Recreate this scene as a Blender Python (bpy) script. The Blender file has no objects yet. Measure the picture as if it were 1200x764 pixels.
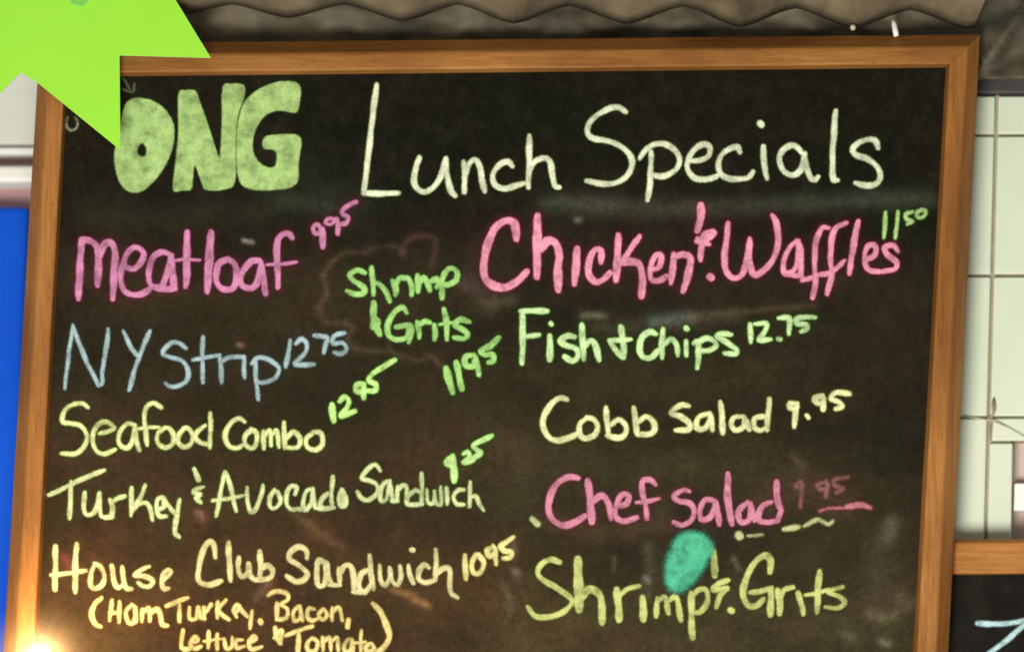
import bpy, bmesh, math, random
import numpy as np
from mathutils import Vector

random.seed(4)
rng = np.random.default_rng(4)
scene = bpy.context.scene
COL = scene.collection

# ------------------------------------------------------------------ camera
S = 0.6 / 1040.0                # metres per photo pixel on the writing surface
DIST = 1.80                     # camera stands this far in front of the board
CX, CZ = 0.05, -0.33            # a little right of the board's middle, well below it
cam_d = bpy.data.cameras.new("camera")
cam = bpy.data.objects.new("camera", cam_d)
COL.objects.link(cam)
W_VIEW = 1200 * S
cam_d.sensor_width = 36
cam_d.lens = DIST / W_VIEW * 36
cam_d.shift_x = -CX / W_VIEW
cam_d.shift_y = -CZ / W_VIEW
cam_d.clip_start, cam_d.clip_end = 0.05, 50
cam.location = (CX, -DIST, CZ)
cam.rotation_euler = (math.radians(90), 0, 0)
cam_d.dof.use_dof = True
cam_d.dof.focus_distance = 1.752
cam_d.dof.aperture_fstop = 3.2
scene.camera = cam

# ------------------------------------------------------------------ world, lamps, exposure
world = bpy.data.worlds.new("World")
scene.world = world
world.use_nodes = True
bg = world.node_tree.nodes["Background"]
bg.inputs[0].default_value = (1.0, 0.93, 0.82, 1)
bg.inputs[1].default_value = 0.26


def lamp(name, loc, aim, size, power, colour):
    d = bpy.data.lights.new(name, 'AREA')
    d.shape = 'DISK'
    d.size = size
    d.energy = power
    d.color = colour
    o = bpy.data.objects.new(name, d)
    COL.objects.link(o)
    o.location = loc
    o.rotation_euler = (Vector(aim) - Vector(loc)).to_track_quat('-Z', 'Y').to_euler()
    return o


lamp("room_lamp", (-0.22, -1.55, -0.95), (0.05, 0, -0.1), 0.7, 44, (1.0, 0.955, 0.87))  # unseen area light, low in front of the board
scene.view_settings.view_transform = 'Standard'
scene.view_settings.look = 'None'
scene.view_settings.exposure = 0
scene.view_settings.gamma = 1
scene.cycles.max_bounces = 8
scene.cycles.transparent_max_bounces = 24


# ------------------------------------------------------------------ helpers
def P(px, py, y=0.0):
    """point at depth y seen at photo pixel px, py"""
    X, Z = (px - 600) * S, (382 - py) * S
    t = (DIST + y) / DIST
    return Vector((CX + (X - CX) * t, y, CZ + (Z - CZ) * t))


def lin(c):
    return tuple(((v / 255) / 12.92 if v / 255 <= 0.04045 else ((v / 255 + 0.055) / 1.055) ** 2.4) for v in c)


def tag(o, label=None, cat=None, group=None, kind=None):
    if label: o['label'] = label
    if cat: o['category'] = cat
    if group: o['group'] = group
    if kind: o['kind'] = kind
    return o


def empty(name, loc):
    o = bpy.data.objects.new(name, None)
    o.empty_display_size = 0.02
    o.location = loc
    COL.objects.link(o)
    o['base'] = tuple(loc)
    return o


def base_of(o):
    v = Vector((0, 0, 0))
    while o is not None:
        v += o.location
        o = o.parent
    return v


def link_mesh(name, me, m, parent=None):
    o = bpy.data.objects.new(name, me)
    COL.objects.link(o)
    if m: me.materials.append(m)
    if parent is not None:
        o.parent = parent
    return o


def from_bm(name, bm, m, parent=None, smooth=False, bevel=0):
    bmesh.ops.recalc_face_normals(bm, faces=bm.faces)
    if parent is not None:
        off = base_of(parent)
        for v in bm.verts: v.co -= off
    me = bpy.data.meshes.new(name)
    bm.to_mesh(me)
    bm.free()
    if smooth:
        me.polygons.foreach_set("use_smooth", [True] * len(me.polygons))
    o = link_mesh(name, me, m, parent)
    if bevel:
        b = o.modifiers.new("bevel", 'BEVEL')
        b.width = bevel
        b.segments = 3
        b.limit_method = 'ANGLE'
        b.angle_limit = math.radians(25)
    return o


def box_bm(bm, lo, hi):
    r = bmesh.ops.create_cube(bm, size=1)
    for v in r['verts']:
        v.co = Vector(((lo[i] + hi[i]) / 2 + v.co[i] * (hi[i] - lo[i]) for i in range(3)))
    return bm


def prism_bm(bm, pts, y0, y1):
    """pixel polygon at depth y0 (front) given thickness to y1 behind"""
    f = [P(x, y, y0) for x, y in pts]
    a = [bm.verts.new(v) for v in f]
    b = [bm.verts.new((v.x, y1, v.z)) for v in f]
    bm.faces.new(a)
    bm.faces.new(b[::-1])
    for i in range(len(a)):
        j = (i + 1) % len(a)
        bm.faces.new((a[i], b[i], b[j], a[j]))
    return bm


def tube_bm(bm, pts, r, seg=10):
    rings = []
    for i, p in enumerate(pts):
        d = (pts[min(i + 1, len(pts) - 1)] - pts[max(i - 1, 0)]).normalized()
        u = d.orthogonal().normalized() if i == 0 else (rings_u - d * rings_u.dot(d)).normalized()
        rings_u = u
        w = d.cross(u)
        rr = r[i] if isinstance(r, (list, tuple)) else r
        rings.append([bm.verts.new(p + (u * math.cos(t) + w * math.sin(t)) * rr)
                      for t in (2 * math.pi * k / seg for k in range(seg))])
    for a, b in zip(rings, rings[1:]):
        for k in range(seg):
            bm.faces.new((a[k], a[(k + 1) % seg], b[(k + 1) % seg], b[k]))
    bm.faces.new(rings[0][::-1])
    bm.faces.new(rings[-1])
    return bm


# ------------------------------------------------------------------ node helpers
def mat(name, rough=0.6):
    m = bpy.data.materials.new(name)
    m.use_nodes = True
    nt = m.node_tree
    p = nt.nodes["Principled BSDF"]
    p.inputs["Roughness"].default_value = rough
    return m, nt, p


def node(nt, typ, **kw):
    n = nt.nodes.new(typ)
    for k, v in kw.items():
        if k in n.bl_rna.properties: setattr(n, k, v)
        else: n.inputs[k].default_value = v
    return n


def noise(nt, scale, detail=4, rough=0.55, stretch=None, offset=(0, 0, 0)):
    tc = node(nt, "ShaderNodeTexCoord")
    n = node(nt, "ShaderNodeTexNoise", Scale=scale, Detail=detail, Roughness=rough)
    mp = node(nt, "ShaderNodeMapping")
    mp.inputs["Scale"].default_value = stretch or (1, 1, 1)
    mp.inputs["Location"].default_value = offset
    nt.links.new(tc.outputs["Object"], mp.inputs["Vector"])
    nt.links.new(mp.outputs["Vector"], n.inputs["Vector"])
    return n.outputs["Fac"]


def ramp(nt, fac, stops):
    r = node(nt, "ShaderNodeValToRGB")
    el = r.color_ramp.elements
    while len(el) < len(stops): el.new(0.5)
    for e, (p, c) in zip(el, stops):
        e.position = p
        e.color = (*c, 1) if len(c) == 3 else c
    nt.links.new(fac, r.inputs["Fac"])
    return r.outputs["Color"]


def maprange(nt, val, a, b, c, d, smooth=False):
    n = node(nt, "ShaderNodeMapRange")
    n.interpolation_type = 'SMOOTHSTEP' if smooth else 'LINEAR'
    for i, v in zip((1, 2, 3, 4), (a, b, c, d)): n.inputs[i].default_value = v
    nt.links.new(val, n.inputs[0])
    return n.outputs[0]


def math_n(nt, op, a, b):
    n = node(nt, "ShaderNodeMath", operation=op)
    for i, v in enumerate((a, b)):
        if isinstance(v, (int, float)): n.inputs[i].default_value = v
        else: nt.links.new(v, n.inputs[i])
    return n.outputs[0]


def mixc(nt, fac, a, b, mode='MIX'):
    n = node(nt, "ShaderNodeMix", data_type='RGBA', blend_type=mode)
    for i, v in ((0, fac), (6, a), (7, b)):
        if isinstance(v, (int, float)): n.inputs[i].default_value = v
        elif isinstance(v, tuple): n.inputs[i].default_value = (*v, 1)
        else: nt.links.new(v, n.inputs[i])
    return n.outputs[2]


def bump(nt, p, h, strength, dist):
    b = node(nt, "ShaderNodeBump", Strength=strength, Distance=dist)
    nt.links.new(h, b.inputs["Height"])
    nt.links.new(b.outputs["Normal"], p.inputs["Normal"])


def mottled(name, stops, scale, rough=0.7, bs=0.2, bd=0.001, stretch=None, detail=5):
    m, nt, p = mat(name, rough)
    n = noise(nt, scale, detail, 0.6, stretch)
    nt.links.new(ramp(nt, n, stops), p.inputs["Base Color"])
    if bs: bump(nt, p, n, bs, bd)
    return m


def wood(name, along, tone=1.0, red=1.0):
    m, nt, p = mat(name, 0.55)
    p.inputs["Specular IOR Level"].default_value = 0.2
    st = (0.06, 1, 1) if along == 'x' else (1, 1, 0.06)
    n1 = noise(nt, 420, 6, 0.65, st)
    n2 = noise(nt, 38, 3, 0.5, (0.25, 1, 1) if along == 'x' else (1, 1, 0.25), (3, 1, 2))
    n3 = noise(nt, 900, 2, 0.5, (0.15, 1, 1) if along == 'x' else (1, 1, 0.15), (7, 1, 2))
    c = lambda r, g, b: (r * tone * red, g * tone * 0.97, b * tone * 0.85)
    g1 = ramp(nt, n1, [(0.30, c(0.30, 0.125, 0.034)), (0.50, c(0.37, 0.170, 0.052)), (0.72, c(0.45, 0.225, 0.080))])
    g2 = ramp(nt, n2, [(0.30, (0.72, 0.66, 0.58)), (0.65, (1.12, 1.10, 1.06))])
    col = mixc(nt, 1.0, g1, g2, 'MULTIPLY')
    g3 = ramp(nt, n3, [(0.28, (0.74, 0.66, 0.60)), (0.40, (1, 1, 1))])
    col = mixc(nt, 0.8, col, g3, 'MULTIPLY')
    g4 = ramp(nt, noise(nt, 7, 3, 0.5, None, (5.3, 2, 8)), [(0.35, (0.80, 0.74, 0.66)), (0.60, (1.05, 1.03, 1.0))])
    col = mixc(nt, 1.0, col, g4, 'MULTIPLY')
    nt.links.new(col, p.inputs["Base Color"])
    bump(nt, p, n1, 0.25, 0.0006)
    return m


def chalk(name, rgb, edge, soft=1.0, fade=1.0):
    """dry chalk ink: solid in the middle of a stroke, thin and patchy at its rim"""
    m, nt, p = mat(name, 0.9)
    p.inputs["Specular IOR Level"].default_value = 0.1
    at = node(nt, "ShaderNodeAttribute", attribute_name="rim")
    d = at.outputs["Fac"]
    nz = maprange(nt, noise(nt, 620, 3, 0.6), 0.25, 0.75, -0.5 * soft, 0.5 * soft)
    dd = math_n(nt, 'ADD', d, nz)
    a = maprange(nt, dd, -1.5 * soft, 1.25 * soft, 1, 0, True)
    grain = maprange(nt, noise(nt, 1300, 3, 0.7), 0.32, 0.52, 0.55, 1.0)
    patch = maprange(nt, noise(nt, 120, 4, 0.6, None, (2, 5, 1)), 0.30, 0.54, 0.56, 1.0)
    a = math_n(nt, 'MULTIPLY', math_n(nt, 'MULTIPLY', a, grain), math_n(nt, 'MULTIPLY', patch, fade))
    core = maprange(nt, dd, -1.7, 0.7, 0, 1, True)
    c = mixc(nt, core, lin(rgb), lin(edge))
    c = mixc(nt, 1.0, c, ramp(nt, noise(nt, 90, 4, 0.6), [(0.30, (0.60, 0.62, 0.60)), (0.50, (0.92, 0.92, 0.92)), (0.70, (1.10, 1.10, 1.10))]), 'MULTIPLY')
    nt.links.new(c, p.inputs["Base Color"])
    nt.links.new(a, p.inputs["Alpha"])
    return m


# ------------------------------------------------------------------ writing: strokes -> distance field -> thin mesh
def smooth_pts(pts, closed=False):
    p = np.array(pts, float)
    n = len(p)
    if n == 1: return np.vstack([p, p + [0.3, 0.2]])
    if n == 2: return np.linspace(p[0], p[1], 6)
    q = np.vstack([p[-1:], p, p[:2]]) if closed else np.vstack([2 * p[0] - p[1], p, 2 * p[-1] - p[-2]])
    out = []
    for i in range(n if closed else n - 1):
        a, b, c, d = q[i:i + 4]
        for t in np.linspace(0, 1, 6)[:-1]:
            out.append(0.5 * (2 * b + (c - a) * t + (2 * a - 5 * b + 4 * c - d) * t * t + (3 * b - a - 3 * c + d) * t ** 3))
    out.append(out[0] if closed else p[-1])
    return np.array(out)


class Ink:
    """strokes of one word in photo pixels"""
    def __init__(self):
        self.strokes, self.polys = [], []

    def crop(self, x0, y0, k, w, *strs):
        for s in strs:
            hw, t0 = w, 1.0
            if '@' in s:
                s, extra = s.split('@')
                hw = float(extra)
            v = [float(t) for t in s.split()]
            pts = [(x0 + v[i] / k, y0 + v[i + 1] / k) for i in range(0, len(v), 2)]
            c = smooth_pts(pts)
            n = len(c)
            ph = rng.uniform(0, 6.28, 3)
            L = np.concatenate([[0], np.cumsum(np.linalg.norm(np.diff(c, axis=0), axis=1))])
            ww = hw * (1 + 0.09 * np.sin(L / 9 + ph[0]) + 0.06 * np.sin(L / 4.1 + ph[1]))
            if L[-1] > 14: ww = ww * np.clip(0.80 + 0.22 * np.minimum(L, L[-1] - L) / 5, 0, 1.0)
            c = c + 0.25 * np.stack([np.sin(L / 5 + ph[2]), np.cos(L / 6 + ph[1])], 1)
            self.strokes.append((c, ww))
        return self

    def poly(self, x0, y0, k, outer, *holes):
        def cv(s):
            v = [float(t) for t in s.split()]
            return smooth_pts([(x0 + v[i] / k, y0 + v[i + 1] / k) for i in range(0, len(v), 2)], True)
        self.polys.append([cv(outer)] + [cv(h) for h in holes])
        return self

    def bbox(self, m):
        a = [c - w.max() for c, w in self.strokes] + [p[0] for p in self.polys]
        b = [c + w.max() for c, w in self.strokes] + [p[0] for p in self.polys]
        lo, hi = np.min([x.min(0) for x in a], 0), np.max([x.max(0) for x in b], 0)
        return lo - m, hi + m

    def field(self, X, Y, far=22):
        D = np.full(X.shape, 999.0)

        def seg(a, b):
            v = b - a
            L2 = max(v @ v, 1e-9)
            t = np.clip(((X - a[0]) * v[0] + (Y - a[1]) * v[1]) / L2, 0, 1)
            return np.hypot(X - a[0] - t * v[0], Y - a[1] - t * v[1]), t
        for c, w in self.strokes:
            for i in range(len(c) - 1):
                # only the cells near this segment
                lo = np.minimum(c[i], c[i + 1]) - w.max() - far
                hi = np.maximum(c[i], c[i + 1]) + w.max() + far
                s = np.nonzero((X[0] > lo[0]) & (X[0] < hi[0]))[0]
                r = np.nonzero((Y[:, 0] > lo[1]) & (Y[:, 0] < hi[1]))[0]
                if not len(s) or not len(r): continue
                sl = (slice(r[0], r[-1] + 1), slice(s[0], s[-1] + 1))
                a, b = c[i], c[i + 1]
                v = b - a
                L2 = max(v @ v, 1e-9)
                xx, yy = X[sl], Y[sl]
                t = np.clip(((xx - a[0]) * v[0] + (yy - a[1]) * v[1]) / L2, 0, 1)
                d = np.hypot(xx - a[0] - t * v[0], yy - a[1] - t * v[1]) - (w[i] * (1 - t) + w[i + 1] * t)
                D[sl] = np.minimum(D[sl], d)
        for loops in self.polys:
            inside = np.zeros(X.shape, bool)
            dm = np.full(X.shape, 999.0)
            for p in loops:
                for i in range(len(p) - 1):
                    a, b = p[i], p[i + 1]
                    d, _ = seg(a, b)
                    dm = np.minimum(dm, d)
                    if a[1] != b[1]:
                        cross = ((Y < a[1]) != (Y < b[1])) & (X < (b[0] - a[0]) * (Y - a[1]) / (b[1] - a[1]) + a[0])
                        inside ^= cross
            D = np.minimum(D, np.where(inside, -dm, dm))
        return D


LAYER = [0]


def ink_mesh(name, ink, m, parent, step=1.0, keep=1.3, lift=0.0004, plane=0.0):
    lo, hi = ink.bbox(3)
    xs = np.arange(lo[0], hi[0] + step, step)
    ys = np.arange(lo[1], hi[1] + step, step)
    X, Y = np.meshgrid(xs, ys)
    D = ink.field(X, Y)
    q = np.minimum(np.minimum(D[:-1, :-1], D[1:, :-1]), np.minimum(D[:-1, 1:], D[1:, 1:])) < keep
    nx = len(xs)
    r, c = np.nonzero(q)
    quads = np.stack([r * nx + c, (r + 1) * nx + c, (r + 1) * nx + c + 1, r * nx + c + 1], 1)
    used, inv = np.unique(quads, return_inverse=True)
    quads = inv.reshape(quads.shape)
    LAYER[0] += 1
    y = plane - lift - 0.00002 * (LAYER[0] % 12)
    t = (DIST + y) / DIST
    px, py = X.ravel()[used], Y.ravel()[used]
    co = np.stack([CX + ((px - 600) * S - CX) * t, np.full(len(px), y), CZ + ((382 - py) * S - CZ) * t], 1)
    off = base_of(parent)
    co -= np.array(off)
    me = bpy.data.meshes.new(name)
    me.from_pydata(co.tolist(), [], quads.tolist())
    at = me.attributes.new("rim", 'FLOAT', 'POINT')
    at.data.foreach_set("value", D.ravel()[used].astype(np.float32))
    me.update()
    return link_mesh(name, me, m, parent)


# ------------------------------------------------------------------ materials
M_wood_x = wood("oak_rail_horizontal_grain", 'x', 0.86, 0.97)
M_wood_z = wood("oak_rail_vertical_grain", 'z', 0.90, 0.98)
M_wood2 = wood("orange_pine", 'x', 1.0, 1.0)
M_tarp = mottled("brown_tarp", [(0.3, (0.045, 0.042, 0.026)), (0.5, (0.090, 0.077, 0.048)), (0.72, (0.15, 0.122, 0.075))], 22, 0.75, 0.5, 0.004)
M_beam = mottled("grey_steel", [(0.3, (0.030, 0.029, 0.028)), (0.7, (0.075, 0.070, 0.068))], 60, 0.5, 0.2, 0.0006, (0.2, 1, 1))
M_tin = mottled("weathered_tin", [(0.30, (0.085, 0.068, 0.042)), (0.5, (0.18, 0.142, 0.086)), (0.72, (0.27, 0.215, 0.135))], 34, 0.6, 0.3, 0.0012, (1, 0.35, 1))
M_tile = mottled("white_glazed_panel", [(0.3, (0.61, 0.69, 0.55)), (0.7, (0.69, 0.76, 0.61))], 12, 0.35, 0, 0)
M_grout = mottled("brown_joint", [(0.3, (0.30, 0.27, 0.18)), (0.7, (0.42, 0.38, 0.27))], 80, 0.8, 0, 0)
M_mauve = mottled("mauve_paint", [(0.3, (0.40, 0.23, 0.22)), (0.7, (0.50, 0.30, 0.29))], 9, 0.6, 0, 0)
M_grey = mottled("pale_grey_paint", [(0.3, (0.62, 0.64, 0.60)), (0.7, (0.70, 0.72, 0.67))], 9, 0.6, 0, 0)
M_white = mottled("white_gloss_paint", [(0.3, (0.82, 0.82, 0.78)), (0.7, (0.90, 0.89, 0.85))], 14, 0.4, 0, 0)
M_blue = mottled("blue_paint", [(0.3, (0.004, 0.072, 0.56)), (0.7, (0.006, 0.095, 0.68))], 8, 0.5, 0, 0)
M_blue.node_tree.nodes["Principled BSDF"].inputs["Specular IOR Level"].default_value = 0.1
M_dark = mottled("black_iron", [(0.3, (0.24, 0.19, 0.12)), (0.7, (0.36, 0.29, 0.19))], 90, 0.5, 0, 0)
M_cord = mottled("grey_cord", [(0.3, (0.40, 0.38, 0.28)), (0.7, (0.50, 0.48, 0.37))], 300, 0.8, 0, 0)
M_brass = mottled("brass_socket", [(0.3, (0.30, 0.20, 0.08)), (0.7, (0.42, 0.30, 0.13))], 100, 0.35, 0, 0)

m, nt, p = mat("neon_green_card", 0.55)
c = mixc(nt, noise(nt, 14, 4), (0.285, 0.71, 0.033), (0.325, 0.77, 0.045))
nt.links.new(c, p.inputs["Base Color"])
bump(nt, p, noise(nt, 260, 4), 0.08, 0.0004)
M_star = m
M_star_edge = mottled("pale_card_edge", [(0.3, (0.55, 0.83, 0.30)), (0.7, (0.62, 0.88, 0.36))], 60, 0.7, 0, 0)

# slate: near-black paint, mottled by old wiped chalk; wiped patches and painted light are stored on the surface itself
m, nt, p = mat("slate_paint", 0.75)
p.inputs["Specular IOR Level"].default_value = 0.06
n1 = noise(nt, 70, 8, 0.72)
n2 = noise(nt, 9, 4, 0.6, (1, 1, 1.6), (4, 2, 9))
n3 = noise(nt, 520, 3, 0.6)
base = ramp(nt, n1, [(0.30, (0.0050, 0.0048, 0.0030)), (0.52, (0.0100, 0.0092, 0.0060)), (0.74, (0.0190, 0.0165, 0.0112))])
tint = ramp(nt, n2, [(0.32, (0.72, 0.86, 0.72)), (0.50, (1.0, 0.97, 0.90)), (0.68, (1.35, 1.12, 1.02))])
base = mixc(nt, 1.0, base, tint, 'MULTIPLY')
base = mixc(nt, 1.0, base, ramp(nt, n3, [(0.3, (0.70, 0.70, 0.70)), (0.7, (1.3, 1.3, 1.3))]), 'MULTIPLY')
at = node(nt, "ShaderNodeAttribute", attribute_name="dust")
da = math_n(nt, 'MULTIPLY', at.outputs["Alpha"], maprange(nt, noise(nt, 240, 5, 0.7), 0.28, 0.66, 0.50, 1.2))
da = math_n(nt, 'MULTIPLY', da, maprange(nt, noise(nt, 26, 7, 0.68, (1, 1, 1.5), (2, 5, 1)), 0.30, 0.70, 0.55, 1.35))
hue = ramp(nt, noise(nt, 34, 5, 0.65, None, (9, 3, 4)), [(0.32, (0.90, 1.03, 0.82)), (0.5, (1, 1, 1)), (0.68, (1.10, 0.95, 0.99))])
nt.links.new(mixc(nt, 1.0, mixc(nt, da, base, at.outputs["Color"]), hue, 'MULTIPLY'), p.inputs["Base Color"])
bump(nt, p, n3, 0.10, 0.0003)
M_slate = m

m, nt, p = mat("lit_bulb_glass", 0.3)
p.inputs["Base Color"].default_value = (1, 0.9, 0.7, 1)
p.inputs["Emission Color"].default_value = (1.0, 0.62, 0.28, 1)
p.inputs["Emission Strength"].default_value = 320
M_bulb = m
M_bloom = bpy.data.materials.new("cloudy_glass")
M_bloom.use_nodes = True
nt = M_bloom.node_tree
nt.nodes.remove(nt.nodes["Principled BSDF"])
sc = node(nt, "ShaderNodeVolumeScatter", Density=1.4, Anisotropy=0.0)      # added haze that imitates lens bloom round the bulb
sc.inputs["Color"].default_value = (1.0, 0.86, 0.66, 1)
BLOOM_C, BLOOM_R = P(47, 768, -0.060) - P(47, 885, -0.060) + Vector((0, 0, 0.001)), 0.040
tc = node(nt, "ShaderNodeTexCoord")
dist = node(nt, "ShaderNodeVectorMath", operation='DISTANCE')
dist.inputs[1].default_value = BLOOM_C
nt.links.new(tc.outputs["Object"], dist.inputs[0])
# the added haze thins out towards its edge
nt.links.new(math_n(nt, 'MULTIPLY', math_n(nt, 'POWER', maprange(nt, dist.outputs["Value"], 0, BLOOM_R, 1, 0), 1.6), 4.6), sc.inputs["Density"])
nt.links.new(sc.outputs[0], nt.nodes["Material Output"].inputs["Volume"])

# ------------------------------------------------------------------ wall and roof round the board
# far painted wall, its white rail and the blue panel on the left
wall = empty("painted_wall", P(600, 900, 0.16))
tag(wall, "mauve painted wall far behind the chalkboards, pale grey at its top left", "wall", kind="thing")
bm = bmesh.new()
prism_bm(bm, [(-260, -260), (1700, -260), (1700, 1250), (-260, 1250)], 0.16, 0.20)
from_bm("wall_panel", bm, M_mauve, wall)
bm = bmesh.new()
prism_bm(bm, [(-258, 20), (190, 20), (186, 169), (-258, 171)], 0.150, 0.1595)
from_bm("upper_panel", bm, M_grey, wall, bevel=0.001)['label'] = "pale grey upper panel"
bm = bmesh.new()
prism_bm(bm, [(-258, 174), (190, 172), (190, 180), (-258, 182)], 0.146, 0.1597)
from_bm("trim_strip", bm, M_white, wall, bevel=0.001)
bm = bmesh.new()
prism_bm(bm, [(-258, 195), (120, 193), (120, 213), (-258, 214)], 0.135, 0.1585)
o = from_bm("trim_rail", bm, M_white, bevel=0.003)
tag(o, "glossy white horizontal rail left of the chalkboard above the blue panel", "rail")
bm = bmesh.new()
prism_bm(bm, [(-256, 239), (33, 242), (-4, 1200), (-256, 1200)], 0.138, 0.154)
o = from_bm("blue_panel", bm, M_blue, bevel=0.004)
tag(o, "flat bright blue panel standing left of the tall chalkboard", "panel")

# white panelled wall on the right
pw = empty("panel_wall", P(1300, 705, 0.05))
tag(pw, "white panelled wall with thin brown joints right of the chalkboard", "wall", kind="thing")
Yt = 0.0335
seam = lambda y: 1168 - 0.0251 * (y - 113)
rows = [(113, 157), (160, 321), (324.5, 487)]
bm = bmesh.new()
prism_bm(bm, [(1050, 113), (1560, 110), (1560, 516), (1184, 516.5), (1185, 705), (1050, 705)], 0.037, 0.05)
from_bm("backing", bm, M_grout, pw)
for a, b in rows + [(490.5, 705)]:
    bm = bmesh.new()
    prism_bm(bm, [(1060, a), (seam(a) - 1.6, a), (seam(b) - 1.6, b), (1060, b + 1)], Yt, 0.0365)
    from_bm("panel", bm, M_tile, pw, bevel=0.0012)
for a, b in rows + [(490, 516)]:
    for x0, x1 in ((None, 1330), (1333.5, 1560)):
        bm = bmesh.new()
        l0, l1 = (seam(a) + 2.2, seam(b) + 2.2) if x0 is None else (x0, x0)
        prism_bm(bm, [(l0, a), (x1, a - 0.5), (x1, b), (l1, b)], Yt, 0.0365)
        from_bm("panel", bm, M_tile, pw, bevel=0.0012)
bm = bmesh.new()
prism_bm(bm, [(seam(520) + 2.2, 519), (1187, 519), (1184, 705), (seam(705) + 2.2, 705)], Yt, 0.0365)
from_bm("panel", bm, M_tile, pw, bevel=0.0012)
# mauve stand-in for the far wall, added nearer to catch light, with white ledge
bm = bmesh.new()
prism_bm(bm, [(1180, 512), (1562, 512), (1562, 708), (1180, 708)], 0.0502, 0.056)
from_bm("infill_board", bm, mottled("pale_mauve_paint", [(0.3, (0.54, 0.43, 0.38)), (0.7, (0.62, 0.50, 0.44))], 9, 0.6, 0, 0), pw)['label'] = "mauve board in the gap of the panels"
bm = bmesh.new()
prism_bm(bm, [(1189, 566), (1558, 564), (1558, 596), (1188, 598)], 0.040, 0.050)
from_bm("ledge", bm, M_white, pw, bevel=0.001)['label'] = "white ledge in the gap of the panels"

# hook and slack cord on the joint of the panels
bm = bmesh.new()
tube_bm(bm, [P(1164.6, 467, 0.0325), P(1164.2, 474, 0.0305), P(1164.6, 482, 0.0300), P(1162, 490, 0.0305), P(1161.2, 504, 0.0325), P(1160.9, 516, 0.0335)],
        [0.0008, 0.0013, 0.0010, 0.0006, 0.0009, 0.0008])
o = from_bm("wall_hook", bm, M_dark, smooth=True)
tag(o, "small rusty brown iron hook in the wall joint right of the chalkboard", "hook")
bm = bmesh.new()
tube_bm(bm, [P(1128, 487, 0.0325), P(1145, 490, 0.0322), P(1163, 493, 0.0298), P(1180, 500, 0.0325), P(1200, 511, 0.0328), P(1260, 530, 0.0328)], 0.0005)
o = from_bm("cord", bm, M_cord, smooth=True)
tag(o, "thin grey cord hanging slack from the iron wall hook", "cord")

# steel beam above the panels, brown tarp hanging in front of it
bm = bmesh.new()
prism_bm(bm, [(500, 70), (1600, 70), (1600, 109), (500, 112)], 0.034, 0.06)
o = from_bm("steel_beam", bm, M_beam, bevel=0.002)
tag(o, "dark grey beam along the top of the white panelled wall", "beam", kind="thing")

nx, nz = 260, 50
bm = bmesh.new()
grid = []
from mathutils import noise as mnoise
for j in range(nz + 1):
    row = []
    for i in range(nx + 1):
        px = 120 + (1600 - 120) * i / nx
        py = -120 + (93 + 120) * j / nz
        f = j / nz
        dep = 0.021 + 0.0055 * math.cos((px - 735 + 18 * math.sin(py / 40)) * 2 * math.pi / 130)
        dep += 0.012 * (mnoise.noise(Vector((px / 60, py / 42, 1.7)))) + 0.005 * mnoise.noise(Vector((px / 22, py / 18, 5.1)))
        k = max(0, 1 - abs((px - 1180 + 0.75 * (py - 40)) / 9))
        dep -= 0.012 * k * k
        if px > 1150: dep += 0.010 * mnoise.noise(Vector((px / 26, py / 34, 8.8))) * min(1, (px - 1150) / 15)
        pp = P(px, py + 3.5 * mnoise.noise(Vector((px / 35, 9.0, 0))) * f, min(0.0325, max(0.0135 if px < 1150 else 0.004, dep)))
        row.append(bm.verts.new(pp))
    grid.append(row)
for j in range(nz):
    for i in range(nx):
        bm.faces.new((grid[j][i], grid[j][i + 1], grid[j + 1][i + 1], grid[j + 1][i]))
o = from_bm("tarp", bm, M_tarp, smooth=True)
s = o.modifiers.new("thick", 'SOLIDIFY')
s.thickness = 0.0008
tag(o, "crumpled dark brown tarp hanging behind the chalkboard's top rail", "tarp")

# corrugated tin awning: its ridged rear edge shows above the board
nx, ny = 620, 24
bm = bmesh.new()
grid = []
y_rear = 0.012
xa, xb = 150, 1141
for j in range(ny + 1):
    y = y_rear - 0.42 * j / ny
    row = []
    for i in range(nx + 1):
        px = xa + (xb - xa) * i / nx
        u = (px - 735) / 132.5
        tri = 1 - 2 * abs(2 * (u - math.floor(u)) - 1)           # -1 arch .. 1 tip
        wv = -math.cos(2 * math.pi * u) * 0.5 + 0.5 * tri
        wob = 2.2 * mnoise.noise(Vector((px / 70, 3.3, 0)))
        amp = 11 if px > 560 else 11 - 4.0 * min(1, (560 - px) / 250)
        yy = 17 + (px - 735) * 0.012 + wob
        q = P(px, yy, y_rear)
        row.append(bm.verts.new((q.x, y, q.z + wv * amp * S + 0.02 * j / ny)))
    grid.append(row)
for j in range(ny):
    for i in range(nx):
        bm.faces.new((grid[j][i], grid[j][i + 1], grid[j + 1][i + 1], grid[j + 1][i]))
o = from_bm("corrugated_awning", bm, M_tin, smooth=True)
s = o.modifiers.new("thick", 'SOLIDIFY')
s.thickness = 0.0009
tag(o, "weathered tan corrugated tin awning jutting out above the chalkboard", "awning")


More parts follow.
